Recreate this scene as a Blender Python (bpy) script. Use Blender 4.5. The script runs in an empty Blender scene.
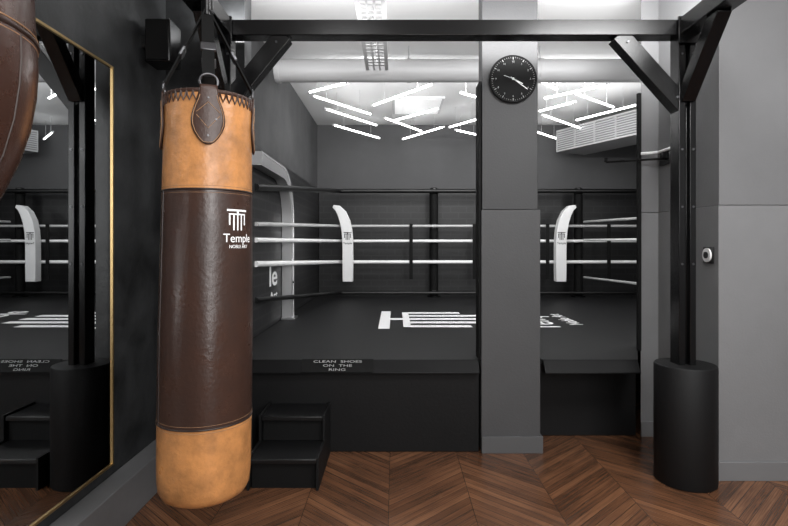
import bpy, bmesh, math, random
from mathutils import Vector, Matrix
random.seed(7)
C = bpy.context.scene.collection
PI = math.pi

# ---------------------------------------------------------------- materials
def lin(c):
    return tuple(((x/255)/12.92 if x/255 <= .04045 else ((x/255+.055)/1.055)**2.4) for x in c) + (1,)
def mat(name, rgb, rough=.6, metal=0, var=0.0, vscale=4, bump=0, bscale=60, spec=None, emit=0, rvar=0):
    m = bpy.data.materials.new(name); m.use_nodes = True
    n = m.node_tree.nodes; l = m.node_tree.links
    b = n['Principled BSDF']
    b.inputs['Base Color'].default_value = lin(rgb)
    b.inputs['Roughness'].default_value = rough
    b.inputs['Metallic'].default_value = metal
    if spec is not None: b.inputs['Specular IOR Level'].default_value = spec
    if emit:
        b.inputs['Emission Color'].default_value = (1, 1, 1, 1)
        b.inputs['Emission Strength'].default_value = emit
    tc = n.new('ShaderNodeTexCoord')
    if var:
        t = n.new('ShaderNodeTexNoise'); t.inputs['Scale'].default_value = vscale; t.inputs['Detail'].default_value = 8
        t.inputs['Roughness'].default_value = .65
        l.new(tc.outputs['Object'], t.inputs['Vector'])
        r = n.new('ShaderNodeMapRange'); r.inputs['From Min'].default_value = .3; r.inputs['From Max'].default_value = .7
        r.inputs['To Min'].default_value = 1-var; r.inputs['To Max'].default_value = 1+var
        l.new(t.outputs['Fac'], r.inputs['Value'])
        mx = n.new('ShaderNodeVectorMath'); mx.operation = 'SCALE'
        mx.inputs[0].default_value = lin(rgb)[:3]
        l.new(r.outputs['Result'], mx.inputs['Scale'])
        l.new(mx.outputs['Vector'], b.inputs['Base Color'])
        if rvar:
            r2 = n.new('ShaderNodeMapRange'); r2.inputs['From Min'].default_value = .3; r2.inputs['From Max'].default_value = .7
            r2.inputs['To Min'].default_value = rough+rvar; r2.inputs['To Max'].default_value = rough-rvar
            l.new(t.outputs['Fac'], r2.inputs['Value']); l.new(r2.outputs['Result'], b.inputs['Roughness'])
    if bump:
        t2 = n.new('ShaderNodeTexNoise'); t2.inputs['Scale'].default_value = bscale; t2.inputs['Detail'].default_value = 5
        l.new(tc.outputs['Object'], t2.inputs['Vector'])
        bp = n.new('ShaderNodeBump'); bp.inputs['Strength'].default_value = bump; bp.inputs['Distance'].default_value = .004
        l.new(t2.outputs['Fac'], bp.inputs['Height']); l.new(bp.outputs['Normal'], b.inputs['Normal'])
    return m

def floor_mat():
    m = bpy.data.materials.new('chevron_parquet'); m.use_nodes = True
    n = m.node_tree.nodes; l = m.node_tree.links; b = n['Principled BSDF']
    tc = n.new('ShaderNodeTexCoord'); sp = n.new('ShaderNodeSeparateXYZ'); l.new(tc.outputs['Object'], sp.inputs[0])
    def M(op, a, bb=None, c=None):
        k = n.new('ShaderNodeMath'); k.operation = op
        for i, v in enumerate((a, bb, c)):
            if v is None: continue
            if isinstance(v, (int, float)): k.inputs[i].default_value = v
            else: l.new(v, k.inputs[i])
        return k.outputs[0]
    W = .40; PW = .042
    x = M('ADD', sp.outputs['X'], 10.0+.03)
    y = sp.outputs['Y']
    tri = M('PINGPONG', x, W)
    col = M('FLOOR', M('DIVIDE', x, W))
    v = M('DIVIDE', M('ADD', M('ADD', y, 20), M('MULTIPLY', tri, .95)), PW*1.38)
    idx = M('FLOOR', v); fr = M('FRACT', v)
    seed = n.new('ShaderNodeCombineXYZ'); l.new(idx, seed.inputs[0]); l.new(col, seed.inputs[1])
    wn = n.new('ShaderNodeTexWhiteNoise'); wn.noise_dimensions = '3D'; l.new(seed.outputs[0], wn.inputs['Vector'])
    gv = n.new('ShaderNodeCombineXYZ')
    l.new(M('MULTIPLY', v, 3.6), gv.inputs[0]); l.new(M('MULTIPLY', tri, 2.6), gv.inputs[1]); l.new(M('MULTIPLY', wn.outputs['Value'], 37), gv.inputs[2])
    g = n.new('ShaderNodeTexNoise'); g.inputs['Scale'].default_value = 2.0; g.inputs['Detail'].default_value = 10; g.inputs['Roughness'].default_value = .65; g.inputs['Distortion'].default_value = .5
    l.new(gv.outputs[0], g.inputs['Vector'])
    g3 = n.new('ShaderNodeTexNoise'); g3.inputs['Scale'].default_value = 2.0; g3.inputs['Detail'].default_value = 4; l.new(tc.outputs['Object'], g3.inputs['Vector'])
    mixv = M('ADD', M('ADD', M('MULTIPLY', wn.outputs['Value'], .26), M('MULTIPLY', M('SUBTRACT', g.outputs['Fac'], .20), 1.05)), M('MULTIPLY', M('SUBTRACT', g3.outputs['Fac'], .5), .55))
    cr = n.new('ShaderNodeValToRGB'); e = cr.color_ramp.elements
    e[0].position = .08; e[0].color = lin((50, 33, 24)); e[1].position = 1.0; e[1].color = lin((180, 136, 100))
    k = e.new(.42); k.color = lin((94, 63, 44)); k = e.new(.72); k.color = lin((132, 92, 65))
    l.new(mixv, cr.inputs[0])
    edge = M('LESS_THAN', M('MINIMUM', fr, M('SUBTRACT', 1, fr)), .034)
    fx = M('FRACT', M('DIVIDE', x, W)); edge2 = M('LESS_THAN', M('MINIMUM', fx, M('SUBTRACT', 1, fx)), .004)
    ed = M('MAXIMUM', edge, edge2)
    mx = n.new('ShaderNodeMix'); mx.data_type = 'RGBA'; l.new(M('MULTIPLY', ed, .7), mx.inputs[0]); l.new(cr.outputs[0], mx.inputs[6]); mx.inputs[7].default_value = lin((32, 21, 15))
    l.new(mx.outputs[2], b.inputs['Base Color'])
    l.new(M('SUBTRACT', .38, M('MULTIPLY', g.outputs['Fac'], .34)), b.inputs['Roughness'])
    bp = n.new('ShaderNodeBump'); bp.inputs['Strength'].default_value = .3; bp.inputs['Distance'].default_value = .003
    l.new(M('SUBTRACT', M('MULTIPLY', g.outputs['Fac'], .5), ed), bp.inputs['Height']); l.new(bp.outputs['Normal'], b.inputs['Normal'])
    return m

def brick_mat(name, axes, c1, c2):
    m = bpy.data.materials.new(name); m.use_nodes = True
    n = m.node_tree.nodes; l = m.node_tree.links; b = n['Principled BSDF']
    tc = n.new('ShaderNodeTexCoord'); sp = n.new('ShaderNodeSeparateXYZ'); l.new(tc.outputs['Object'], sp.inputs[0])
    cb = n.new('ShaderNodeCombineXYZ'); l.new(sp.outputs[axes[0]], cb.inputs[0]); l.new(sp.outputs[axes[1]], cb.inputs[1])
    bt = n.new('ShaderNodeTexBrick'); l.new(cb.outputs[0], bt.inputs['Vector'])
    bt.inputs['Scale'].default_value = 1; bt.inputs['Brick Width'].default_value = .22; bt.inputs['Row Height'].default_value = .085
    bt.inputs['Mortar Size'].default_value = .009
    bt.inputs['Color1'].default_value = lin(c1); bt.inputs['Color2'].default_value = lin([x*.75 for x in c1]); bt.inputs['Mortar'].default_value = lin(c2)
    l.new(bt.outputs['Color'], b.inputs['Base Color']); b.inputs['Roughness'].default_value = .5
    return m

def groove_mat(name, rgb):
    return mat(name, rgb, .6, var=.08, vscale=1.6, bump=.25, bscale=90)

M_floor = floor_mat()
M_ceil = mat('white_plaster', (226, 226, 226), .9, bump=.1, bscale=40)
M_conc = mat('dark_limewash', (42, 43, 44), .42, var=.85, vscale=3.0, bump=.9, bscale=12)
M_conc_ring = mat('grey_limewash', (64, 64, 65), .8, var=.35, vscale=2, bump=.3, bscale=12)
M_back = mat('grey_back_paint', (80, 80, 81), .85, var=.1, vscale=1.5)
M_pil_up = groove_mat('charcoal_paint', (56, 56, 57))
M_pil_lo = groove_mat('slate_panel', (70, 70, 71))
M_side = groove_mat('grey_panel', (120, 120, 121))
M_bb = mat('grey_baseboard', (116, 116, 117), .5)
M_bbp = mat('slate_baseboard', (84, 84, 85), .5)
M_plinth = mat('plinth_paint', (100, 100, 101), .5, var=.1)
M_black = mat('black_powder_coat', (9, 9, 10), .24, bump=.08, bscale=200)
M_blackm = mat('black_matte', (7, 7, 7), .75, spec=.25)
M_pad = mat('black_vinyl', (9, 9, 10), .42, bump=.15, bscale=120)
M_sleeve = mat('black_sleeve_cover', (10, 10, 11), .6, bump=.2, bscale=150, spec=.35)
M_canvas = mat('charcoal_canvas', (19, 19, 20), .55, var=.12, vscale=2, bump=.2, bscale=300, spec=.35)
M_skirt = mat('ring_skirt_vinyl', (11, 11, 12), .6, var=.2, vscale=3, bump=.2, bscale=60, spec=.3)
M_lip = mat('apron_edge_vinyl', (9, 9, 10), .55, bump=.1, bscale=80, spec=.2)
M_white = mat('white_print', (245, 245, 245), .7)
M_greyp = mat('grey_print', (165, 165, 165), .7)
M_whitev = mat('white_vinyl', (240, 240, 240), .4)
M_ropew = mat('white_rope_cover', (245, 245, 245), .3)
M_ropeg = mat('grey_rope_cover', (190, 190, 190), .3)
M_ropeb = mat('black_rope_cover', (5, 5, 5), .4)
M_tan = mat('tan_leather', (180, 124, 74), .38, var=.40, vscale=9, bump=.6, bscale=45, rvar=.12)
M_brown = mat('dark_brown_leather', (57, 39, 32), .33, var=.28, vscale=8, bump=.3, bscale=60, rvar=.1)
M_brown2 = mat('chestnut_leather', (50, 31, 24), .27, var=.30, vscale=7, bump=.2, bscale=50, rvar=.08)
M_seam = mat('dark_leather_edge', (36, 23, 18), .5)
M_tab = mat('brown_tab_leather', (60, 40, 32), .4, bump=.3, bscale=80)
M_thread = mat('stitch_thread', (150, 114, 82), .7)
M_gold = mat('brass_frame', (200, 172, 122), .4, metal=1)
M_mirror = mat('mirror_glass', (198, 200, 201), .0, metal=1)
M_steel = mat('brushed_steel', (205, 205, 206), .32, metal=1, bump=.2, bscale=90)
M_bolt = mat('dark_bolt_steel', (100, 100, 102), .35, metal=1)
M_duct = mat('galvanised_duct', (188, 188, 189), .5, metal=.05)
M_tray = mat('tray_metal', (182, 182, 183), .5)
M_ac = mat('white_metal', (205, 205, 206), .5)
M_led = mat('led_diffuser', (255, 255, 255), .4, emit=9)
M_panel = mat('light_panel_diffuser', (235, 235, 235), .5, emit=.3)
M_brickb = brick_mat('dark_tile_back', ('X', 'Z'), (23, 23, 24), (33, 33, 34))
M_brickl = brick_mat('dark_tile_left', ('Y', 'Z'), (25, 25, 26), (46, 46, 47))
M_clock = mat('clock_face_black', (6, 6, 6), .7, spec=.2)

# ---------------------------------------------------------------- helpers
def box(bm, x0, x1, y0, y1, z0, z1, M=None):
    vs = [bm.verts.new((x, y, z)) for x in (x0, x1) for y in (y0, y1) for z in (z0, z1)]
    if M is not None:
        for v in vs: v.co = M @ v.co
    for f in ((0, 1, 3, 2), (4, 6, 7, 5), (0, 4, 5, 1), (2, 3, 7, 6), (0, 2, 6, 4), (1, 5, 7, 3)):
        bm.faces.new([vs[i] for i in f])
def prism(bm, poly, z0, z1):
    A = [bm.verts.new((x, y, z0)) for x, y in poly]; B = [bm.verts.new((x, y, z1)) for x, y in poly]
    bm.faces.new(A); bm.faces.new(B)
    for i in range(len(poly)): bm.faces.new((A[i], A[(i+1) % len(poly)], B[(i+1) % len(poly)], B[i]))
def xprism(bm, poly, x0, x1):
    A = [bm.verts.new((x0, y, z)) for y, z in poly]; B = [bm.verts.new((x1, y, z)) for y, z in poly]
    bm.faces.new(A); bm.faces.new(B)
    for i in range(len(poly)): bm.faces.new((A[i], A[(i+1) % len(poly)], B[(i+1) % len(poly)], B[i]))
def bar(bm, p, q, w, h, up=Vector((0, 0, 1))):
    p = Vector(p); q = Vector(q); d = (q-p); L = d.length; d.normalize()
    s = d.cross(up)
    if s.length < 1e-4: s = Vector((1, 0, 0))
    s.normalize(); u = s.cross(d)
    M = Matrix((s, d, u)).transposed().to_4x4(); M.translation = p
    box(bm, -w/2, w/2, 0, L, -h/2, h/2, M)
def sweep(bm, pts, r, seg=12, closed=False):
    pts = [Vector(p) for p in pts]; n = len(pts); rings = []
    prev = None
    for i, p in enumerate(pts):
        a = pts[(i-1) % n] if (closed or i > 0) else p
        c = pts[(i+1) % n] if (closed or i < n-1) else p
        t = (c-a).normalized()
        if prev is None:
            ref = Vector((0, 0, 1)) if abs(t.z) < .9 else Vector((1, 0, 0))
            s = t.cross(ref).normalized()
        else:
            s = (prev - t*prev.dot(t)).normalized()
        prev = s; u = t.cross(s)
        rr = r[i] if isinstance(r, (list, tuple)) else r
        rings.append([bm.verts.new(p + s*math.cos(2*PI*k/seg)*rr + u*math.sin(2*PI*k/seg)*rr) for k in range(seg)])
    m = n if closed else n-1
    for i in range(m):
        A = rings[i]; B = rings[(i+1) % n]
        for k in range(seg):
            bm.faces.new((A[k], A[(k+1) % seg], B[(k+1) % seg], B[k]))
    if not closed:
        bm.faces.new(rings[0][::-1]); bm.faces.new(rings[-1])
def lathe(bm, prof, cx, cy, seg=64, lean=(0, 0), z0=0, cap=True):
    rings = []
    for r, z in prof:
        ox = lean[0]*(z-z0); oy = lean[1]*(z-z0)
        rings.append([bm.verts.new((cx+ox+r*math.cos(2*PI*k/seg), cy+oy+r*math.sin(2*PI*k/seg), z)) for k in range(seg)])
    for A, B in zip(rings, rings[1:]):
        for k in range(seg):
            bm.faces.new((A[k], A[(k+1) % seg], B[(k+1) % seg], B[k]))
    if cap:
        bm.faces.new(rings[0][::-1]); bm.faces.new(rings[-1])
def obj(name, bm, m, parent=None, bevel=0, smooth=True, label=None):
    bmesh.ops.recalc_face_normals(bm, faces=bm.faces)
    me = bpy.data.meshes.new(name); bm.to_mesh(me); bm.free()
    me.materials.append(m)
    return finish(name, me, parent, bevel, smooth, label)
def finish(name, me, parent=None, bevel=0, smooth=True, label=None):
    o = bpy.data.objects.new(name, me); C.objects.link(o)
    if parent:
        o.parent = parent
        if parent.parent is None:          # a part of an Empty placed at the thing's base
            o.matrix_parent_inverse = Matrix.Translation(-parent.location)
    if smooth:
        for p in me.polygons: p.use_smooth = True
        bmm = bmesh.new(); bmm.from_mesh(me)
        for e in bmm.edges:
            if len(e.link_faces) == 2 and e.calc_face_angle(0) > math.radians(35): e.smooth = False
        bmm.to_mesh(me); bmm.free()
    if bevel:
        md = o.modifiers.new('bevel', 'BEVEL'); md.width = bevel; md.segments = 2; md.limit_method = 'ANGLE'
    if label: o['label'] = label
    return o
def objs(name, bm, m, parent, bevel=0):
    """one object for every separate piece of the bmesh"""
    bm.verts.ensure_lookup_table(); seen = set(); bm.verts.index_update()
    for v in list(bm.verts):
        if v.index in seen: continue
        stack = [v]; isl = []; seen.add(v.index)
        while stack:
            a = stack.pop(); isl.append(a)
            for e in a.link_edges:
                b = e.other_vert(a)
                if b.index not in seen: seen.add(b.index); stack.append(b)
        nb = bmesh.new(); mp = {a: nb.verts.new(a.co) for a in isl}; fs = set(f for a in isl for f in a.link_faces)
        for f in fs: nb.faces.new([mp[x] for x in f.verts])
        obj(name, nb, m, parent, bevel)
    bm.free()
def thing(name, label, cat, loc=(0, 0, 0), group=None):
    o = bpy.data.objects.new(name, None); C.objects.link(o); o.location = loc; o.empty_display_size = .1
    o['label'] = label; o['category'] = cat
    if group: o['group'] = group
    return o
def tag(o, label, cat, group=None):
    o['label'] = label; o['category'] = cat
    if group: o['group'] = group
    return o
def struct(name, bm, m, bevel=0, parent=None):
    o = obj(name, bm, m, parent, bevel)
    if not parent: o['kind'] = 'structure'
    return o
def sbox(name, b, m, bevel=0, parent=None):
    bm = bmesh.new(); box(bm, *b); return struct(name, bm, m, bevel, parent)
def text_obj(name, s, size, fn, m, parent, align='CENTER', depth=.001, offset=0):
    cu = bpy.data.curves.new('txt', 'FONT'); cu.body = s; cu.size = size; cu.align_x = align; cu.extrude = depth; cu.offset = offset
    o = bpy.data.objects.new('txt', cu); C.objects.link(o)
    dg = bpy.context.evaluated_depsgraph_get()
    me = bpy.data.meshes.new_from_object(o.evaluated_get(dg)); bpy.data.objects.remove(o)
    for v in me.vertices: v.co = fn(v.co)
    me.materials.clear(); me.materials.append(m)
    return finish(name, me, parent, smooth=False)
def logo(name, S, fn, m, parent, depth=.001, cw=.042):
    """emblem: roof bar and lintel over five slim columns, the outer ones shorter"""
    bm = bmesh.new()
    rects = [(-.5, .5, .91, 1.0), (-.05, .05, .80, .91), (-.42, .42, .74, .80)]
    for u, v0 in ((-.38, .25), (-.19, 0), (0, 0), (.19, 0), (.38, .25)): rects.append((u-cw, u+cw, v0, .74))
    for u0, u1, v0, v1 in rects:
        k = max(1, int((u1-u0)/.06))
        for i in range(k):
            a = u0+(u1-u0)*i/k; b2 = u0+(u1-u0)*(i+1)/k
            f = [bm.verts.new(fn(Vector((u*S, v*S, depth)))) for u, v in ((a, v0), (b2, v0), (b2, v1), (a, v1))]
            bm.faces.new(f)
    return obj(name, bm, m, parent, smooth=False)

# ---------------------------------------------------------------- setting
H = 1.25; F = 525
ZC = 2.92; DK = .555
SX = 1.72; SY = 2.79; JX = 1.605; JY = 3.43
sbox('floor', (-1.4, 4.1, -1.8, 7.5, -.1, 0), M_floor)
sbox('ceiling', (-1.4, 4.1, -1.8, 7.5, ZC, ZC+.1), M_ceil)
sbox('wall_left', (-1.41, -1.31, -1.7, 3.0, 0, ZC), M_conc)
sbox('wall_return', (-1.41, -.86, 3.0, 3.14, 0, ZC), M_conc)
sbox('wall_ring_left', (-1.18, -1.08, 3.14, 7.3, 0, ZC), M_conc_ring)
sbox('wall_back', (-1.18, 4.1, 7.3, 7.4, 0, ZC), M_back)
sbox('wall_ring_right', (4.0, 4.1, 3.7, 7.3, 0, ZC), M_back)
sbox('wall_front', (-1.41, 3.1, -1.8, -1.7, 0, ZC), M_side)
sbox('wall_right', (3.0, 3.1, -1.7, SY, 0, ZC), M_side)
bm = bmesh.new(); prism(bm, [(SX, SY), (4.0, SY), (4.0, 3.68), (JX+.15, 3.68), (JX, JY), (SX, JY)], 0, 1.46)
struct('wall_side', bm, M_side, .002)
bm = bmesh.new(); prism(bm, [(SX+.004, SY+.004), (4.0, SY+.004), (4.0, 3.68), (JX+.154, 3.68), (JX+.004, JY+.004), (SX+.004, JY+.004)], 1.463, ZC)
struct('wall_side_upper', bm, groove_mat('grey_panel_upper', (110, 110, 111)), .002)
bm = bmesh.new(); box(bm, SX-.012, 3.0, SY-.012, SY-.0005, 0, .10); box(bm, SX-.012, SX-.0005, SY-.0005, JY-.012, 0, .10); box(bm, JX, SX-.0005, JY-.012, JY-.0005, 0, .10)
struct('baseboard_side', bm, M_bb, .002)
PYB = 3.30
bm = bmesh.new(); box(bm, .52, .875, 3.16, PYB, 0, 1.462)
struct('wall_pillar', bm, M_pil_lo, .003)
bm = bmesh.new(); box(bm, .525, .862, 3.168, PYB, 1.464, ZC)
struct('wall_pillar_upper', bm, M_pil_up, .003)
bm = bmesh.new(); box(bm, .52, .888, 3.145, 3.1595, 0, .10); box(bm, .8755, .888, 3.1595, PYB, 0, .10)
struct('baseboard_pillar', bm, M_bbp, .002)
sbox('trim_1', (.508, .5195, 3.175, PYB, .56, 2.24), M_blackm)
sbox('trim_2', (JX-.022, JX-.0005, JY-.012, JY+.012, .56, 2.24), M_blackm)
sbox('baseboard_left', (-1.3095, -1.20, -1.7, 2.99, 0, .19), M_plinth, .004)
sbox('trim_3', (-1.05, 3.99, 7.27, 7.2995, DK, 2.01), M_brickb)
sbox('trim_4', (-1.0795, -1.06, 3.16, 7.2995, DK, 2.01), M_brickl)
o = text_obj('wall_lettering', 'le', .25, lambda v: Vector((-1.058+v.z, 4.72+v.x*1.8, .90+v.y)), M_white, None, 'RIGHT', offset=.003); tag(o, 'large white letters on dark tiled wall left of ring', 'lettering')
o = text_obj('wall_lettering', 'Art', .10, lambda v: Vector((-1.058+v.z, 4.72+v.x*2.0, .775+v.y)), M_white, None, 'RIGHT', offset=.001); tag(o, 'small white second line of lettering low on dark tiled left wall', 'lettering')

# ---------------------------------------------------------------- ring platform
ring = thing('ring_platform', 'raised boxing ring platform with charcoal canvas and black front skirt', 'boxing ring', (.5, 3.2, 0))
bm = bmesh.new()
box(bm, -1.055, .507, 3.19, PYB+.005, DK-.03, DK)
prism(bm, [(.89, 3.19), (1.475, 3.19), (1.58, 3.42), (1.70, 3.69), (3.98, 3.69), (3.98, 7.26), (-1.055, 7.26), (-1.055, PYB+.005), (.89, PYB+.005)], DK-.03, DK)
obj('canvas', bm, M_canvas, ring)
bm = bmesh.new(); lipp = [(3.19, DK), (3.177, DK), (3.127, DK-.066), (3.127, DK-.074), (3.172, DK-.074), (3.19, DK-.05)]
xprism(bm, lipp, -1.05, .505); xprism(bm, lipp, .895, 1.468)
objs('edge_pad', bm, M_lip, ring, .003)
bm = bmesh.new()
box(bm, -1.055, .507, 3.172, 3.5, 0, DK-.05); prism(bm, [(.895, 3.44), (1.578, 3.44), (1.68, 3.66), (.895, 3.66)], 0, DK-.035)
objs('skirt', bm, M_skirt, ring, .004)
deckf = lambda x0, y0: (lambda v: Vector((x0-v.y, y0+v.x, DK+.0015+v.z)))
logo('floor_emblem', 1.0, lambda v: Vector((.92-v.y*1.06, 4.92+v.x*1.15, DK+.002)), M_white, ring, cw=.05)
text_obj('floor_lettering', 'Temple', .38, deckf(1.40, 4.92), M_white, ring, offset=.001)
text_obj('floor_lettering', 'Noble Art', .17, deckf(1.64, 4.92), M_white, ring)
t = thing('notice_plaque', 'small black plaque with pale lettering on the platform front edge above steps', 'plaque', (-.345, 3.14, .50))
A0 = Vector((0, 3.124, .4895)); vdir = Vector((0, .050, .066)).normalized(); nd = Vector((0, -vdir.z, vdir.y))
A0 = A0 + nd*.0008
Mp = Matrix((Vector((1, 0, 0)), vdir, nd)).transposed().to_4x4(); Mp.translation = A0
bm = bmesh.new(); box(bm, -.56, -.13, .001, .086, 0, .005, Mp); obj('plate', bm, M_blackm, t, .001)
for s, vv in (('CLEAN  SHOES', .062), ('ON  THE', .036), ('RING', .010)):
    text_obj('lettering', s, .021, (lambda q: (lambda v: Mp @ Vector((-.345+v.x*2.1, q+v.y, .0062+v.z*.3))))(vv), M_greyp, t)

# steps
st = thing('ring_steps', 'black two-step stair leading up to the ring platform', 'steps', (-.57, 2.9, 0))
sx0, sx1 = -.742, -.402; z1, z2 = .155, .295
bm = bmesh.new(); box(bm, sx0, sx1, 2.68, 2.95, z1-.025, z1); obj('tread', bm, M_pad, st, .004)
bm = bmesh.new(); box(bm, sx0, sx1, 2.92, 3.165, z2-.025, z2); obj('tread', bm, M_pad, st, .004)
bm = bmesh.new(); box(bm, sx0+.005, sx1-.005, 2.70, 2.715, 0, z1-.027); obj('riser', bm, M_blackm, st)
bm = bmesh.new(); box(bm, sx0+.005, sx1-.005, 2.94, 2.955, z1+.002, z2-.027); obj('riser', bm, M_blackm, st)
for xs in (sx0-.007, sx1+.007):
    bm = bmesh.new()
    xprism(bm, [(2.67, 0), (3.165, 0), (3.165, z2+.01), (2.91, z2+.01), (2.91, z1+.01), (2.67, z1+.01)], xs-.006, xs+.006)
    obj('side_panel', bm, M_skirt, st)

# ---------------------------------------------------------------- ropes and posts
DR = 6.95
def zr(y): return H+(245-y)/F*DR
XC = -.74
DW = 1.05*F/(395-256)
ropes = [(191, 187, M_ropeb, 'thick black top rope of the ring', .028),
         (226, 224, M_ropeg, 'pale grey rope of the ring, second from the top', .017),
         (241, 240, M_ropew, 'white rope of the ring, just above the lowest white one', .019),
         (262, 264, M_ropew, 'lowest white rope of the ring', .023),
         (293, 300, M_ropeb, 'black bottom rope running just above the ring canvas', .02)]
for y, yw, m, lab, r in ropes:
    bm = bmesh.new(); n = 10
    zw = max(H+(245-yw)/F*DW, DK+.04)
    c = Vector((XC, DR, zr(y))); wl = Vector((-1.052, DW, zw))
    pts = [wl.lerp(c, i/8) for i in range(8)]+[c+(wl-c).normalized()*.05, c+Vector((.05, 0, 0))]+[Vector((XC+.2+(3.9-XC-.2)*i/n, DR, zr(y))) for i in range(n+1)]
    sweep(bm, pts, r, 12)
    tag(obj('ring_rope', bm, m), lab, 'rope')
for y, ye_, m, lab in ((222, 228, M_ropeg, 'upper grey rope slanting from right ring post towards viewer'), (240, 242, M_ropew, 'middle white rope slanting from right ring post towards viewer'), (277, 271, M_ropeg, 'lower grey rope slanting from right ring post towards viewer')):
    bm = bmesh.new(); X = (579-395)/F*6.9
    sweep(bm, [(X+.06, 6.88, zr(y)), (2.3, 3.72, zr(ye_))], .014, 10)
    tag(obj('side_rope', bm, m), lab, 'rope')
def post(px, lab):
    X = (px-395)/F*(DR+.06)
    t = thing('ring_post', lab, 'ring post', (X, DR+.09, DK))
    bm = bmesh.new(); sweep(bm, [(X, DR+.09, DK+.015), (X, DR+.09, 1.99)], .058, 20); obj('post', bm, M_blackm, t)
    bm = bmesh.new(); lathe(bm, [(.09, DK+.001), (.09, DK+.015), (.05, DK+.02)], X, DR+.09, 24); obj('base_plate', bm, M_black, t)
    bm = bmesh.new(); lathe(bm, [(.05, 1.99), (.05, 2.01), (.03, 2.02)], X, DR+.09, 24); obj('cap', bm, M_black, t)
    for y in (191, 226, 262, 293):
        bm = bmesh.new(); box(bm, X-.03, X+.03, DR+.030, DR+.05, zr(y)-.032, zr(y)+.032); obj('rope_bracket', bm, M_black, t, .005)
post(434, 'black ring post left of the central pillar')
post(579, 'black ring post right of the central pillar')
for px, lab in ((411, 'black rope spacer strap left of the left ring post'), (474, 'black rope spacer strap beside left edge of central pillar'), (547, 'black rope spacer strap between pillar and right white corner cushion'), (608, 'black rope spacer strap right of the right ring post')):
    X = (px-395)/F*DR
    bm = bmesh.new()
    bar(bm, (X, DR-.030, zr(279)), (X, DR-.030, zr(224)), .045, .008, Vector((0, 1, 0)))
    tag(obj('rope_spacer', bm, M_blackm), lab, 'rope spacer')
def cushion(px, side, lab):
    X = (px-395)/F*(DR-.09)
    t = thing('corner_cushion', lab, 'ring cushion', (X, DR-.09, zr(281)))
    bm = bmesh.new()
    path = [(0, zr(281)), (.0, zr(266)), (0, zr(251)), (-.002, zr(240)), (-.012, zr(231)), (-.036, zr(222)), (-.078, zr(214)), (-.130, zr(209)), (-.19, zr(207))]
    ws = [.066, .068, .068, .068, .068, .066, .058, .043, .018]
    L = []; Rr = []
    for i, (a, z) in enumerate(path):
        a0, z0 = path[max(0, i-1)]; a1, z1_ = path[min(len(path)-1, i+1)]
        tx, tz = a1-a0, z1_-z0; ln = math.hypot(tx, tz); nx, nz = tz/ln, -tx/ln
        L.append((a-nx*ws[i], z-nz*ws[i])); Rr.append((a+nx*ws[i], z+nz*ws[i]))
    prof = L+Rr[::-1]
    y0, y1 = DR-.15, DR-.036
    A = [bm.verts.new((X+a*side, y0, z)) for a, z in prof]; B = [bm.verts.new((X+a*side, y1, z)) for a, z in prof]
    nn = len(path)
    for i in range(nn-1):
        for V in (A, B): bm.faces.new((V[i], V[i+1], V[2*nn-2-i], V[2*nn-1-i]))
    for i in range(2*nn): bm.faces.new((A[i], A[(i+1) % (2*nn)], B[(i+1) % (2*nn)], B[i]))
    obj('cushion', bm, M_whitev, t, .006)
    logo('emblem', .10, lambda v: Vector((X+v.x, y0-.002, zr(240)+v.y)), M_blackm, t)
    text_obj('lettering', 'Temple', .038, lambda v: Vector((X+v.x, y0-.002+v.z, zr(240)-.055+v.y)), M_blackm, t)
    bm = bmesh.new()
    for y in (241, 262): box(bm, X-.05, X+.05, DR-.037, DR-.024, zr(y)-.012, zr(y)+.012)
    objs('strap', bm, M_blackm, t)
cushion(348, 1, 'white curved corner cushion hanging on ropes near left tiled wall')
cushion(560, -1, 'white curved corner cushion hanging on ropes right of central pillar')

# steel arch frame by the left wall
t = thing('steel_arch', 'brushed steel arch with rounded corner standing against left tiled wall', 'metal frame', (-1.0, 4.7, DK))
pts = [(3.8, 1.93), (4.2, 1.93)]
for i in range(17):
    a = PI/2-i/16*PI/2; pts.append((4.56+.44*math.cos(a), 1.49+.44*math.sin(a)))
pts += [(5.0, 1.3), (5.0, .9), (5.0, DK+.02)]
T = .10
def arch_band(x0, x1, d0, d1, m, name):
    bm = bmesh.new(); wv = []
    for i, (y, z) in enumerate(pts):
        a = pts[max(0, i-1)]; b = pts[min(len(pts)-1, i+1)]
        ty, tz = b[0]-a[0], b[1]-a[1]; ln = math.hypot(ty, tz); ny, nz = tz/ln, -ty/ln
        wv.append([bm.verts.new(p) for p in ((x0, y+ny*d0, z+nz*d0), (x1, y+ny*d0, z+nz*d0), (x1, y+ny*d1, z+nz*d1), (x0, y+ny*d1, z+nz*d1))])
    for A, B in zip(wv, wv[1:]):
        for k in range(4): bm.faces.new((A[k], A[(k+1) % 4], B[(k+1) % 4], B[k]))
    bm.faces.new(wv[0]); bm.faces.new(wv[-1])
    return obj(name, bm, m, t)
arch_band(-1.055, -.965, 0, T, mat('pale_steel', (196, 196, 197), .3, metal=.6), 'band')
arch_band(-.9645, -.961, 0, .014, mat('bright_steel', (235, 235, 236), .25, metal=.5), 'edge_strip')
bm = bmesh.new(); box(bm, -1.055, -.93, 4.86, 5.04, DK+.001, DK+.02); obj('foot_plate', bm, M_steel, t, .003)
bm = bmesh.new()
for z in (.9, 1.3): sweep(bm, [(-.9645, 4.955, z), (-.955, 4.955, z)], .010, 10)
objs('bolt', bm, M_blackm, t)

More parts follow.
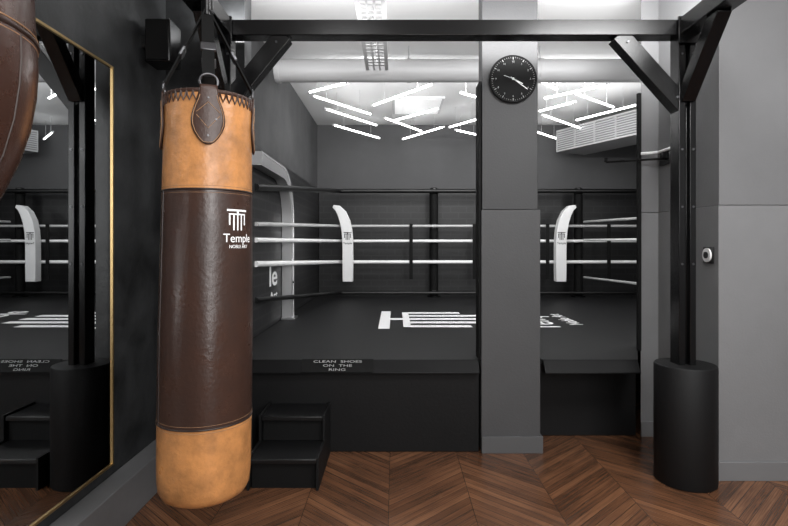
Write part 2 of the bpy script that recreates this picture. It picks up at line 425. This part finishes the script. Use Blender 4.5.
# ---------------------------------------------------------------- training rig
PY = 2.79; XL = -.905; XR = 1.53
rig = thing('training_rig', 'black steel beam frame on two posts spanning the room in front of ring', 'training rig', (XR, PY, 0))
for X in (XL, XR):
    bm = bmesh.new(); w_ = .045
    hp = [(-w_, -.045), (-.012, -.045), (-.012, -.015), (.012, -.015), (.012, -.045), (w_, -.045), (w_, .045), (.012, .045), (.012, .015), (-.012, .015), (-.012, .045), (-w_, .045)]
    A = [bm.verts.new((X+a, PY+b, .55)) for a, b in hp]; B = [bm.verts.new((X+a, PY+b, 2.43)) for a, b in hp]
    for V in (A, B):
        bm.faces.new([V[i] for i in (0, 1, 2, 9, 10, 11)]); bm.faces.new([V[i] for i in (2, 3, 8, 9)]); bm.faces.new([V[i] for i in (3, 4, 5, 6, 7, 8)])
    for i in range(12): bm.faces.new((A[i], A[(i+1) % 12], B[(i+1) % 12], B[i]))
    p = obj('post', bm, M_black, rig, .003)
    bm = bmesh.new()
    for z in (1.15, 1.45, 1.75, 2.05, 2.25):
        for s in (-.029, .029): sweep(bm, [(X+s, PY-.0445, z), (X+s, PY-.050, z)], .006, 8)
    objs('bolt', bm, M_bolt, p)
    bm = bmesh.new()
    rp = .152 if X > 0 else .142; xp = X+.012 if X > 0 else X
    pr = [(rp-.003, 0.001), (rp, .008), (rp, .612), (rp-.004, .620), (.045, .621)]
    lathe(bm, pr, xp, PY, 24)
    obj('post_pad', bm, M_sleeve, rig, .002)
bm = bmesh.new(); box(bm, XL-.05, XR+.05, PY-.045, PY+.045, 2.348, 2.43); obj('cross_beam', bm, M_black, rig, .004)
for X in (XL, XR):
    bm = bmesh.new(); box(bm, X-.05, X+.05, -1.2, PY-.05, 2.346, 2.432); obj('side_beam', bm, M_black, rig, .004)
    s = 1 if X == XL else -1
    P0 = Vector((X+.01*s, PY, 1.98)); P1 = Vector((X+(.32 if s > 0 else .35)*s, PY, 2.36))
    bm = bmesh.new(); bar(bm, P0, P1, .088, .075, Vector((0, 1, 0))); br = obj('brace', bm, M_black, rig, .003)
    bm = bmesh.new()
    for k in (.12, .88):
        P = P0.lerp(P1, k); sweep(bm, [P+Vector((0, -.037, 0)), P+Vector((0, -.044, 0))], .006, 8)
    objs('bolt', bm, M_bolt, br)
    bm = bmesh.new(); bar(bm, (X, PY-.03, 2.02), (X, PY-.33, 2.36), .07, .07, Vector((1, 0, 0))); obj('brace', bm, M_black, rig, .003)
    bm = bmesh.new(); box(bm, X-.056, X+.056, PY-.065, PY-.051, 2.30, 2.44); obj('corner_plate', bm, M_black, rig, .002)
bm = bmesh.new(); box(bm, XL, -.55, 1.915, 1.985, 2.35, 2.42); obj('outrigger', bm, M_black, rig, .003)
bm = bmesh.new(); box(bm, XL, -.76, .87, .93, 2.35, 2.42); obj('outrigger', bm, M_black, rig, .003)

# ---------------------------------------------------------------- main punching bag
BX, BY, R = -.697, 1.95, .1625
bag = thing('punching_bag', 'tall tan and dark brown leather punching bag hanging from black rig', 'punching bag', (BX, BY, .33))
LN = (.012, 0)
def rad(z): return R*(1.012-.075*max(0, (z-1.0))/.8) if z > 1 else R*(1.012+.010*math.sin((z-.3)*4))
def seg(z0, z1, n=24, extra=0): return [(rad(z0+(z1-z0)*i/n)+extra, z0+(z1-z0)*i/n) for i in range(n+1)]
bm = bmesh.new()
pf = [(.02, .330), (.10, .331), (.13, .335), (.150, .348), (.160, .368), (.1635, .398)]+seg(.43, .617, 10)
lathe(bm, pf, BX, BY, 96, LN, 1.25); obj('lower_panel', bm, M_tan, bag, label='tan leather bottom section')
bm = bmesh.new(); lathe(bm, seg(.617, 1.443, 40, .0006), BX, BY, 96, LN, 1.25); obj('body', bm, M_brown, bag, label='dark brown leather middle section')
bm = bmesh.new(); lathe(bm, seg(1.443, 1.775, 16, .0003)+[(.147, 1.785), (.135, 1.786)], BX, BY, 96, LN, 1.25); obj('upper_panel', bm, M_tan, bag, label='tan leather top section')
def cyl(th, z, e=0):
    r = rad(z)+e; return Vector((BX+LN[0]*(z-1.25)+r*math.sin(th), BY-r*math.cos(th), z))
for z in (.617, 1.443):
    bm = bmesh.new(); sweep(bm, [cyl(2*PI*i/96, z, .0006) for i in range(96)], .0035, 8, True); sm = obj('seam', bm, M_seam, bag)
    bm = bmesh.new()
    for dz in (.012, -.012): sweep(bm, [cyl(2*PI*i/96, z+dz, .0002) for i in range(96)], .0010, 4, True)
    objs('stitching', bm, M_thread, sm)
bm = bmesh.new(); sweep(bm, [cyl(-.85, .62+.82*i/20, .0006) for i in range(21)], .003, 6); obj('seam', bm, M_seam, bag)
bm = bmesh.new(); sweep(bm, [cyl(2*PI*i/96, 1.782, -.003) for i in range(96)], .008, 10, True); obj('rim', bm, M_tab, bag)
bm = bmesh.new(); n = 44; pts = []
for i in range(n):
    a = 2*PI*i/n; b = 2*PI*(i+.5)/n; c = 2*PI*(i+1)/n
    pts += [cyl(a, 1.788, .002), cyl(a+.02, 1.765, .0035), cyl(b, 1.747, .003), cyl(c-.02, 1.765, .0035)]
sweep(bm, pts, .0028, 6, True)
obj('lacing', bm, M_tab, bag)
def tab(th0):
    bm = bmesh.new()
    rows = [(1.80, .029), (1.785, .030), (1.765, .033), (1.748, .038), (1.725, .047), (1.702, .054), (1.68, .057), (1.66, .055), (1.638, .047), (1.618, .035), (1.603, .022), (1.595, .008)]
    g = []
    for z, w in rows:
        g.append([bm.verts.new(cyl(th0+(-1+2*k/8)*w/R, z, .007)) for k in range(9)])
    for A, B in zip(g, g[1:]):
        for k in range(8): bm.faces.new((A[k], A[k+1], B[k+1], B[k]))
    o = obj('hanging_tab', bm, M_tab, bag)
    md = o.modifiers.new('s', 'SOLIDIFY'); md.thickness = .005; md.offset = 0
    ol = [(w-.006, z) for z, w in rows[2:-1]]
    bm = bmesh.new(); sweep(bm, [cyl(th0+w/R, z, .0105) for w, z in ol]+[cyl(th0, 1.601, .0105)]+[cyl(th0-w/R, z, .0105) for w, z in ol[::-1]], .0013, 5)
    sweep(bm, [cyl(th0-.038/R, 1.705, .0105), cyl(th0, 1.740, .0105), cyl(th0+.038/R, 1.705, .0105)], .0013, 5)
    sweep(bm, [cyl(th0-.038/R, 1.695, .0105), cyl(th0, 1.650, .0105), cyl(th0+.038/R, 1.695, .0105)], .0013, 5)
    objs('stitching', bm, M_thread, o)
    bm = bmesh.new()
    for du, z in ((-.026, 1.682), (.026, 1.682), (0, 1.625), (0, 1.755)):
        sweep(bm, [cyl(th0+du/R, z, .008), cyl(th0+du/R, z, .012)], .0032, 10)
    objs('rivet', bm, M_bolt, o)
    c = cyl(th0, 1.812, .002); rt = Vector((math.cos(th0), math.sin(th0), 0))
    bm = bmesh.new(); sweep(bm, [c+rt*.030*math.cos(2*PI*i/24)+Vector((0, 0, .026*math.sin(2*PI*i/24))) for i in range(24)], .0042, 8, True)
    obj('steel_ring', bm, M_bolt, o)
    top = Vector((BX, BY, 2.13)); q = c+Vector((0, 0, .015)); dd = (top-q).normalized()
    bm = bmesh.new(); bar(bm, q, top, .042, .005, Vector((math.sin(th0), -math.cos(th0), 0))); wbg = obj('webbing_strap', bm, M_blackm, bag)
    bm = bmesh.new(); P = q.lerp(top, .42); bar(bm, P-dd*.018, P+dd*.018, .054, .012, Vector((math.sin(th0), -math.cos(th0), 0))); obj('buckle', bm, M_bolt, wbg, .003)
for k in range(4): tab(.33+k*PI/2)
bm = bmesh.new(); sweep(bm, [(BX, BY, 2.10), (BX, BY, 2.18)], .022, 16); obj('swivel', bm, M_black, bag)
bm = bmesh.new()
for i in range(5):
    zc = 2.19+i*.033; ax = Vector((1, 0, 0)) if i % 2 else Vector((0, 1, 0))
    sweep(bm, [Vector((BX, BY, zc))+ax*.013*math.cos(2*PI*k/16)+Vector((0, 0, .022*math.sin(2*PI*k/16))) for k in range(16)], .004, 6, True)
objs('chain_link', bm, M_steel, bag)
th0 = 1.07
wrap = lambda z0: (lambda v: cyl(th0+v.x/R, z0+v.y, .0015+v.z))
logo('emblem', .074, lambda v: cyl(th0-.05+v.x/R*1.2, 1.302+v.y, .002), M_white, bag, cw=.032)
text_obj('lettering', 'Temple', .043, wrap(1.260), M_white, bag, depth=.0004)
text_obj('lettering', 'NOBLE ART', .0165, wrap(1.239), M_white, bag, depth=.0004)

# second bag, upper left
B2 = (-.868, .90)
b2 = thing('uppercut_bag', 'glossy dark brown teardrop punching bag cropped at the upper left', 'punching bag', (B2[0], B2[1], 1.2))
bm = bmesh.new()
pf = [(.015, 1.13), (.05, 1.14), (.080, 1.18), (.105, 1.23), (.132, 1.29), (.160, 1.35), (.184, 1.41), (.201, 1.47), (.210, 1.53), (.213, 1.58), (.212, 1.62), (.209, 1.66), (.207, 1.72), (.204, 1.78), (.19, 1.81), (.14, 1.83), (.06, 1.84)]
lathe(bm, pf, B2[0], B2[1], 80); o = obj('body', bm, M_brown2, b2)
bm = bmesh.new(); sweep(bm, [(B2[0]+.2115*math.cos(2*PI*i/80), B2[1]+.2115*math.sin(2*PI*i/80), 1.628) for i in range(80)], .004, 8, True); sm = obj('band', bm, M_seam, b2)
bm = bmesh.new()
for z in (1.618, 1.638): sweep(bm, [(B2[0]+.2118*math.cos(2*PI*i/80), B2[1]+.2118*math.sin(2*PI*i/80), z) for i in range(80)], .0012, 4, True)
objs('stitching', bm, M_thread, sm)
bm = bmesh.new()
for k in range(8):
    a = k*PI/4+.1
    sweep(bm, [(B2[0]+r*1.001*math.cos(a), B2[1]+r*1.001*math.sin(a), z) for r, z in pf[1:11]], .0018, 6)
objs('seam', bm, M_seam, b2)
bm = bmesh.new()
for k in range(3):
    a = k*2*PI/3+PI/6; bar(bm, (B2[0]+.12*math.cos(a), B2[1]+.12*math.sin(a), 1.82), (B2[0], B2[1], 2.2), .03, .005, Vector((math.cos(a), math.sin(a), 0)))
objs('webbing_strap', bm, M_blackm, b2)
bm = bmesh.new(); sweep(bm, [(B2[0], B2[1], 2.18), (B2[0], B2[1], 2.348)], .012, 10); obj('swivel', bm, M_black, b2)

# ---------------------------------------------------------------- mirror, clock, switch, speaker
mr = thing('wall_mirror', 'large wall mirror in thin brass frame on dark left wall', 'mirror', (-1.30, 1.4, .25))
Y0, Y1, Z0, Z1 = .35, 2.39, .25, 2.06
bm = bmesh.new(); box(bm, -1.3, -1.285, Y0+.005, Y1-.005, Z0+.005, Z1-.005); obj('glass', bm, M_mirror, mr, smooth=False)
bm = bmesh.new(); fw = .010; xa, xb = -1.309, -1.279
O = [(Y0, Z0), (Y1, Z0), (Y1, Z1), (Y0, Z1)]; I = [(Y0+fw, Z0+fw), (Y1-fw, Z0+fw), (Y1-fw, Z1-fw), (Y0+fw, Z1-fw)]
q = [[bm.verts.new((x, y, z)) for y, z in P] for x in (xa, xb) for P in (O, I)]
for k in range(4):
    j = (k+1) % 4
    bm.faces.new((q[0][k], q[0][j], q[1][j], q[1][k])); bm.faces.new((q[2][k], q[2][j], q[3][j], q[3][k]))
    bm.faces.new((q[0][k], q[0][j], q[2][j], q[2][k])); bm.faces.new((q[1][k], q[1][j], q[3][j], q[3][k]))
obj('frame', bm, M_gold, mr)

cx, cz, cy = (513-395)/F*3.15, H+(245-79)/F*3.15, 3.167
ck = thing('wall_clock', 'round black wall clock with white hands on upper central pillar', 'clock', (cx, cy, cz))
def disc(bm, r0, y0, y1):
    sweep(bm, [(cx, y0, cz), (cx, y1, cz)], r0, 64)
bm = bmesh.new(); disc(bm, .138, cy-.001, cy-.02); obj('face', bm, M_clock, ck)
bm = bmesh.new(); sweep(bm, [(cx+.140*math.cos(2*PI*i/72), cy-.018, cz+.140*math.sin(2*PI*i/72)) for i in range(72)], .004, 8, True); obj('rim', bm, M_clock, ck)
bm = bmesh.new()
for i in range(60):
    a = 2*PI*i/60; d = Vector((math.sin(a), 0, math.cos(a))); c0 = Vector((cx, cy-.0215, cz))
    bar(bm, c0+d*(.116 if i % 5 == 0 else .124), c0+d*.130, .003 if i % 5 == 0 else .0012, .001, Vector((0, 1, 0)))
obj('minute_marks', bm, M_greyp, ck)
for h in range(1, 13):
    a = 2*PI*h/12; text_obj('numeral', str(h), .015, (lambda A: (lambda v: Vector((cx+.103*math.sin(A)+v.x, cy-.0215+v.z*.5, cz+.103*math.cos(A)+v.y-.005))))(a), M_greyp, ck, depth=.0005)
for nm, a, L, w in (('hour_hand', 118, .065, .006), ('minute_hand', 126, .105, .0045), ('second_hand', 290, .06, .002)):
    d = Vector((math.sin(math.radians(a)), 0, math.cos(math.radians(a)))); c0 = Vector((cx, cy-.0235, cz))
    bm = bmesh.new(); bar(bm, c0-d*.018, c0+d*L, w, .001, Vector((0, 1, 0))); obj(nm, bm, M_white, ck)
bm = bmesh.new(); disc(bm, .007, cy-.021, cy-.026); obj('hub', bm, M_white, ck)

sy = 2.872
sw = thing('wall_switch', 'small wall dial with pale round knob on right grey wall', 'switch', (SX, sy, 1.195))
bm = bmesh.new(); box(bm, SX-.010, SX-.0005, sy-.045, sy+.045, 1.15, 1.24); obj('plate', bm, M_pad, sw, .003)
bm = bmesh.new(); sweep(bm, [(SX-.010, sy, 1.195), (SX-.018, sy, 1.195)], .038, 28); obj('dial', bm, M_whitev, sw)
bm = bmesh.new(); sweep(bm, [(SX-.018, sy, 1.195), (SX-.024, sy, 1.195)], .018, 24); obj('cap', bm, M_black, sw)

sp = thing('wall_speaker', 'small black box loudspeaker high on dark left wall behind the bag', 'speaker', (-1.2, 2.72, 2.2))
bm = bmesh.new(); box(bm, -1.27, -1.14, 2.66, 2.80, 2.18, 2.40); obj('cabinet', bm, M_black, sp, .008)
bm = bmesh.new(); box(bm, -1.262, -1.148, 2.652, 2.66, 2.19, 2.39); obj('grille', bm, M_blackm, sp, .003)
bm = bmesh.new(); box(bm, -1.309, -1.27, 2.71, 2.75, 2.27, 2.33); obj('bracket', bm, M_black, sp)

wb = thing('wall_bar', 'thin white tube and dark arm fixed high on right grey wall', 'wall bar', (SX, 3.3, 1.8))
bm = bmesh.new(); box(bm, SX-.008, SX+.0035, 3.28, 3.40, 1.76, 1.85); obj('wall_plate', bm, M_black, wb, .003)
bm = bmesh.new(); sweep(bm, [(SX-.008, 3.34, 1.80), (SX-.04, 3.36, 1.80), (SX-.1, 3.385, 1.80), (SX-.36, 3.385, 1.785)], .007, 10); obj('arm', bm, M_blackm, wb)
bm = bmesh.new(); sweep(bm, [(SX-.03, 2.98, 1.845), (SX-.03, 3.36, 1.845), (SX-.06, 3.39, 1.845), (SX-.13, 3.39, 1.84)], .009, 12); obj('bar', bm, M_whitev, wb)
bm = bmesh.new(); sweep(bm, [(SX-.36, 3.385, 1.785), (SX-.36, 3.385, 1.81)], .010, 10); obj('end_stop', bm, M_blackm, wb)
bm = bmesh.new(); box(bm, SX-.035, SX+.0035, 3.30, 3.32, 1.80, 1.842); obj('clip', bm, M_black, wb)

# ---------------------------------------------------------------- ceiling services
du = thing('ventilation_duct', 'grey round ventilation duct running across ceiling before LED tubes', 'duct', (.5, 4.4, 2.71))
bm = bmesh.new(); sweep(bm, [(-1.0, 4.4, 2.71), (3.9, 4.4, 2.71)], .094, 40); obj('pipe', bm, M_duct, du)
for x in (-.99, .1, 1.2, 2.3, 3.4):
    bm = bmesh.new(); sweep(bm, [(x, 4.4, 2.71), (x+.03, 4.4, 2.71)], .099, 40); obj('collar', bm, M_duct, du)
    bm = bmesh.new(); bar(bm, (x+.015, 4.4, 2.80), (x+.015, 4.4, ZC), .012, .004); obj('hanger', bm, M_steel, du)
bm = bmesh.new(); sweep(bm, [(-1.07, 4.05, 2.86), (3.9, 4.05, 2.86)], .018, 14)
tag(obj('ceiling_conduit', bm, M_duct), 'thin grey conduit across ceiling in front of the round duct', 'pipe')

ct = thing('cable_tray', 'perforated white metal cable tray running along ceiling above ring front', 'cable tray', (-.138, 3.4, 2.6))
tx, tz, ye = -.138, 2.60, 4.06
bm = bmesh.new()
for s in (-1, 1): box(bm, tx+s*.082-.004, tx+s*.082+.004, 2.55, ye, tz, tz+.06)
objs('side_rail', bm, M_tray, ct)
bm = bmesh.new(); xs = [-.078, -.06, -.028, -.016, .016, .028, .060, .078]; y = 2.55
def quad(x0, x1, y0, y1): box(bm, tx+x0, tx+x1, y0, y1, tz, tz+.004)
for i in (0, 2, 4, 6): quad(xs[i], xs[i+1], 2.55, ye)
while y < ye-.06:
    for i in (1, 3, 5): quad(xs[i], xs[i+1], y, y+.022)
    y += .066
obj('slotted_base', bm, M_tray, ct)
bm = bmesh.new()
for yy in (2.7, 3.3, 3.95):
    box(bm, tx-.006, tx+.006, yy, yy+.01, tz+.0045, ZC)
objs('hanger', bm, M_steel, ct)

ac = thing('air_handling_unit', 'slatted pale metal air handling unit under ceiling at right of ring', 'air conditioner', (2.4, 6.3, 2.47))
a0 = Vector((2.12, 6.9, 0)); dirv = Vector((.54, -1.1, 0)).normalized(); nrm = Vector((-dirv.y, dirv.x, 0))
if nrm.x < 0: nrm = -nrm
Mx = Matrix((dirv, nrm, Vector((0, 0, 1)))).transposed().to_4x4(); Mx.translation = a0
L = 1.9
bm = bmesh.new(); box(bm, 0, L, .02, .5, 2.47, 2.75, Mx); obj('housing', bm, M_tray, ac, .006)
bm = bmesh.new(); box(bm, 0, L, .0, .02, 2.47, 2.49, Mx); box(bm, 0, L, 0, .02, 2.73, 2.75, Mx)
for i in range(7): box(bm, i*L/6-.01*(i > 0), i*L/6+.01, 0, .02, 2.49, 2.73, Mx)
obj('frame', bm, M_tray, ac)
bm = bmesh.new()
for i in range(8): box(bm, 0, L, -.004, .008, 2.503+i*.028, 2.517+i*.028, Mx)
objs('louvre', bm, M_tray, ac)
bm = bmesh.new(); box(bm, .01, L-.01, .0125, .0195, 2.492, 2.728, Mx); obj('grille_back', bm, mat('grille_grey', (125, 125, 126), .7), ac)
bm = bmesh.new()
for u in (.2, 1.6): box(bm, u, u+.02, .2, .22, 2.75, ZC, Mx)
objs('hanger', bm, M_steel, ac)

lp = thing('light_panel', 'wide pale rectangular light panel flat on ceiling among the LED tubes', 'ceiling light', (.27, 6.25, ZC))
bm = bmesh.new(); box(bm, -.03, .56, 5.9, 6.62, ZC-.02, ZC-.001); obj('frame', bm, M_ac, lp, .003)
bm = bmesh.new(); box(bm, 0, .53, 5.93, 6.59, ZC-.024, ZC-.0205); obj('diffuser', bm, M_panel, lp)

ZT = 2.70
def gp(px, py):
    D = (ZT-H)*F/(245-py); return Vector(((px-395)/F*D, D, ZT))
tubes = [
 (310, 92, 346, 83, 'LED tube at top left of the cluster, nearest the left wall and duct'),
 (314, 96, 370, 114, 'long LED tube on the left sloping down right from the topmost left one'),
 (326, 109, 376, 125, 'LED tube on the left, second lowest of the leftmost stack'),
 (334, 125, 379, 138, 'lowest LED tube of the leftmost stack, close to the back wall'),
 (374, 105, 430, 85, 'long LED tube rising right towards the duct at middle of left half'),
 (385, 118, 421, 131, 'short LED tube sloping down right at middle of left half'),
 (403, 139, 443, 127, 'LED tube rising right, lowest in the middle of left half'),
 (396, 120, 437, 109, 'LED tube rising right under the pale ceiling light panel'),
 (450, 127, 478, 119, 'LED tube left of pillar rising toward the pillar edge'),
 (456, 130, 478, 135, 'lowest LED tube beside the left edge of the pillar'),
 (462, 93, 480, 98, 'short LED tube near the duct immediately left of the pillar'),
 (540, 81, 556, 89, 'short LED tube near the duct immediately right of the pillar'),
 (546, 98, 606, 85, 'long LED tube right of the pillar, rising right near the duct'),
 (540, 111, 574, 102, 'LED tube right of the pillar rising right below the long one'),
 (577, 94, 613, 107, 'LED tube right of the pillar sloping down right'),
 (543, 115, 580, 128, 'LED tube right of the pillar sloping down right above the slatted unit'),
 (577, 120, 636, 105, 'LED tube at far right of the ring above the slatted unit'),
 (537, 132, 558, 139, 'LED tube low beside the pillar and closest to the slatted unit end'),
]
for a, b, c, d, lab in tubes:
    p, q = gp(a, b), gp(c, d)
    mid = (p+q)/2
    t = thing('led_tube', lab, 'ceiling light', mid, 'LED tubes in a zigzag under the ring ceiling')
    bm = bmesh.new(); sweep(bm, [p, q], .0105, 12); obj('tube', bm, M_led, t)
    u = (q-p).normalized()
    for e, s in ((p, -1), (q, 1)):
        bm = bmesh.new(); sweep(bm, [e, e+u*s*.02], .013, 12); obj('end_cap', bm, M_ac, t)
    for k in (.2, .8):
        w = p.lerp(q, k); bm = bmesh.new(); sweep(bm, [w+Vector((0, 0, .010)), Vector((w.x, w.y, ZC))], .002, 6); obj('suspension_wire', bm, M_steel, t)

# ---------------------------------------------------------------- light
def area(name, loc, tgt, sx, sy, e):
    l = bpy.data.lights.new(name, 'AREA'); l.shape = 'RECTANGLE'; l.size = sx; l.size_y = sy; l.energy = e
    o = bpy.data.objects.new(name, l); C.objects.link(o); o.location = loc
    o.rotation_euler = (Vector(tgt)-Vector(loc)).to_track_quat('-Z', 'Y').to_euler()
    return o
area('key_fill', (1.4, -1.5, 1.9), (.6, 3, 1.2), 2.0, 1.6, 66)  # added key behind the camera, no window is modelled there
area('right_overhead_fill', (1.5, 1.2, 2.85), (1.35, 2.4, 0), .8, 1.2, 115)  # added fill from above on the right, not a ceiling fixture
area('left_overhead_fill', (-.4, 1.0, 2.85), (-.5, 1.9, 0), .4, 1.4, 14)  # weaker added fill above the bag, without any fixture
area('bag_sheen_fill', (.15, .35, 1.5), (-.68, 1.95, 1.15), .18, 1.7, 15)  # added unseen strip that gives the bag leather a vertical sheen
area('ceiling_wash_left', (-.66, 2.95, 2.46), (-.66, 3.45, 2.9), .75, .12, 14)  # added upward fill above the rig beam, brightens the front ceiling
area('ceiling_wash_right', (.9, 2.95, 2.46), (.9, 3.45, 2.9), 1.7, .12, 28)  # same added upward fill for the right part of the front ceiling
area('ring_ceiling_wash', (1.0, 4.70, 2.50), (1.0, 6.3, 2.92), 3.2, .12, 19)  # added upward fill behind the duct, lifts the ring ceiling
area('ring_fill', (.8, 4.75, 2.86), (.5, 6.8, .8), 2.2, .3, 36)  # added fill over the ring, supplements the LED tubes
area('ring_side_fill', (3.2, 4.6, 2.3), (-1.0, 5.2, 1.2), .8, .8, 24)  # added fill that brightens the left tiled wall and its letters
w = bpy.data.worlds.new('w'); bpy.context.scene.world = w; w.use_nodes = True
w.node_tree.nodes['Background'].inputs[0].default_value = (.5, .5, .5, 1); w.node_tree.nodes['Background'].inputs[1].default_value = .3

cam = bpy.data.cameras.new('camera'); co = bpy.data.objects.new('camera', cam); C.objects.link(co)
co.location = (0, 0, H); co.rotation_euler = (PI/2, 0, 0)
cam.sensor_width = 36; cam.lens = 36*F/788; cam.shift_y = -18/788; cam.shift_x = -1/788; cam.clip_start = .05
bpy.context.scene.camera = co
bpy.context.scene.view_settings.view_transform = 'Standard'
bpy.context.scene.view_settings.look = 'None'
